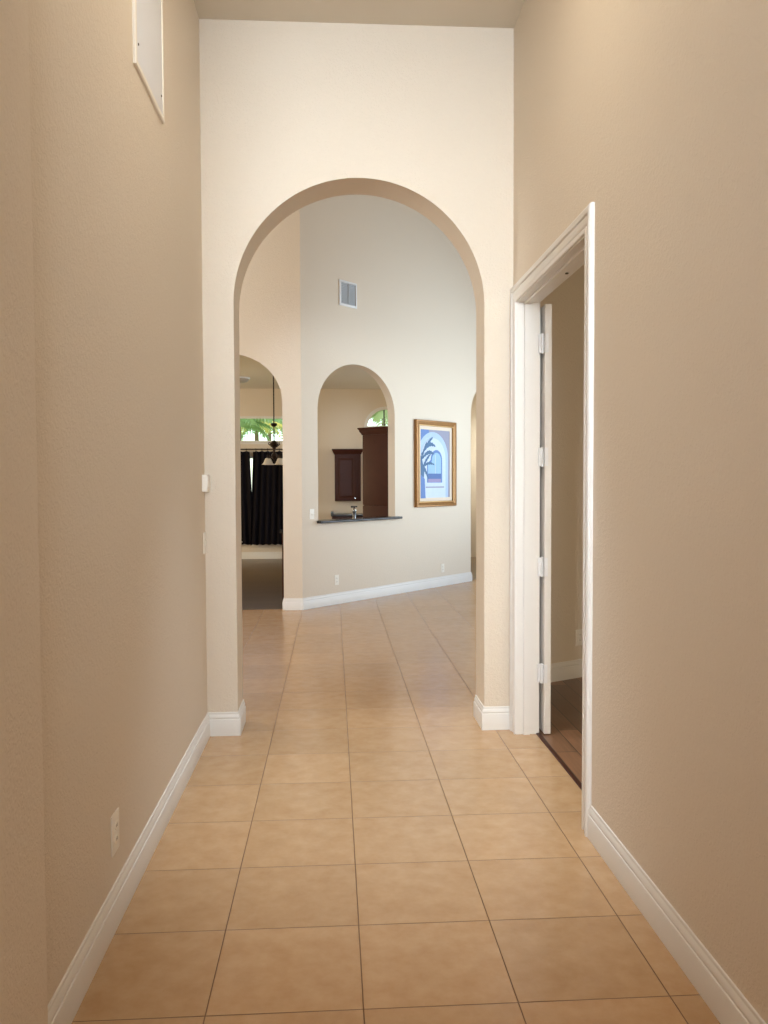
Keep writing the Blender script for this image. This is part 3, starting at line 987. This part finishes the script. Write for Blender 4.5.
# ceiling dome light in the nook
t = thing('ceiling_light', 'flush round ceiling light in the dining nook seen through left archway', 'ceiling light', (-1.27, 12.5, KC))
obj('base_ring', lathe(bmesh.new(), [(0.19, 0.0), (0.19, -0.018), (0.175, -0.024)], (0, 0, 0), 28), M['whitemetal'], t)
obj('dome', lathe(bmesh.new(), [(0.172, -0.02), (0.165, -0.045), (0.13, -0.075), (0.07, -0.092), (0.005, -0.097)], (0, 0, 0), 28), M['domeglass'], t)
obj('finial', lathe(bmesh.new(), [(0.012, -0.095), (0.014, -0.108), (0.004, -0.116)], (0, 0, 0), 12), M['whitemetal'], t)

# ------------------------------------------------------------------ garden outside the far windows
struct(obj('ground', box(-14, 18, YK+0.16, 34, -0.35, -0.15), M['lawn'], smooth=False))


def palm(label, x, y, h, n, lf, mat, seed, kind='palm_tree'):
    rnd = random.Random(seed)
    t = thing(kind, label, 'palm', (x, y, -0.15), 0, 'garden palms')
    lean = rnd.uniform(-0.08, 0.08)
    pts = [(lean*k/6, 0, h*k/6) for k in range(7)]
    obj('trunk', tube(bmesh.new(), pts, [0.09-0.006*k for k in range(7)], 10), M['bark'], t)
    for i in range(n):
        az = 2*PI*i/n+rnd.uniform(-0.25, 0.25)
        el = rnd.uniform(0.25, 1.15)
        L = lf*rnd.uniform(0.8, 1.1)
        base = Vector((lean, 0, h))
        dirh = Vector((math.cos(az), math.sin(az), 0))
        spine = []
        for k in range(13):
            u = k/12
            spine.append(base + dirh*(L*u*math.cos(el*(1-0.5*u))) + Vector((0, 0, L*(u*math.sin(el)-0.75*u*u))))
        bm = bmesh.new()
        tube(bm, spine, [0.014*(1-0.85*k/12) for k in range(13)], 5)
        side = dirh.cross(Vector((0, 0, 1)))
        for k in range(1, 13):
            for s in (-1, 1):
                u = k/12
                ll = L*0.36*math.sin(PI*min(0.96, 0.15+0.8*u))
                p0 = spine[k]
                dv = (side*s*0.85+dirh*0.5+Vector((0, 0, -0.35))).normalized()
                wv = dirh*0.022
                p1 = p0+dv*ll*0.5+Vector((0, 0, 0.03))
                p2 = p0+dv*ll+Vector((0, 0, -0.06))
                th = Vector((0, 0, 0.003))
                a = [bm.verts.new(q) for q in (p0-wv*0.5, p0+wv*0.5, p1+wv, p2, p1-wv)]
                b = [bm.verts.new(q+th) for q in (p0-wv*0.5, p0+wv*0.5, p1+wv, p2, p1-wv)]
                bm.faces.new(a)
                bm.faces.new(b[::-1])
                for q in range(5):
                    bm.faces.new((a[q], a[(q+1) % 5], b[(q+1) % 5], b[q]))
        obj('frond', bm, mat, t, smooth=False)
    return t


palm('green palm outside the transom window, left of the yellow one', -1.82, 17.6, 3.05, 18, 0.95, M['leaf'], 3)
palm('yellow leafed palm in the middle of the transom window view', -1.64, 20.2, 3.25, 16, 0.8, M['leafgold'], 4)
palm('green palm outside the transom window behind the chandelier rod', -1.55, 22.8, 3.45, 18, 1.05, M['leaf'], 5)
palm('pale green palm outside the half-round kitchen window', 1.62, 18.6, 3.35, 20, 1.15, M['leafpale'], 6)
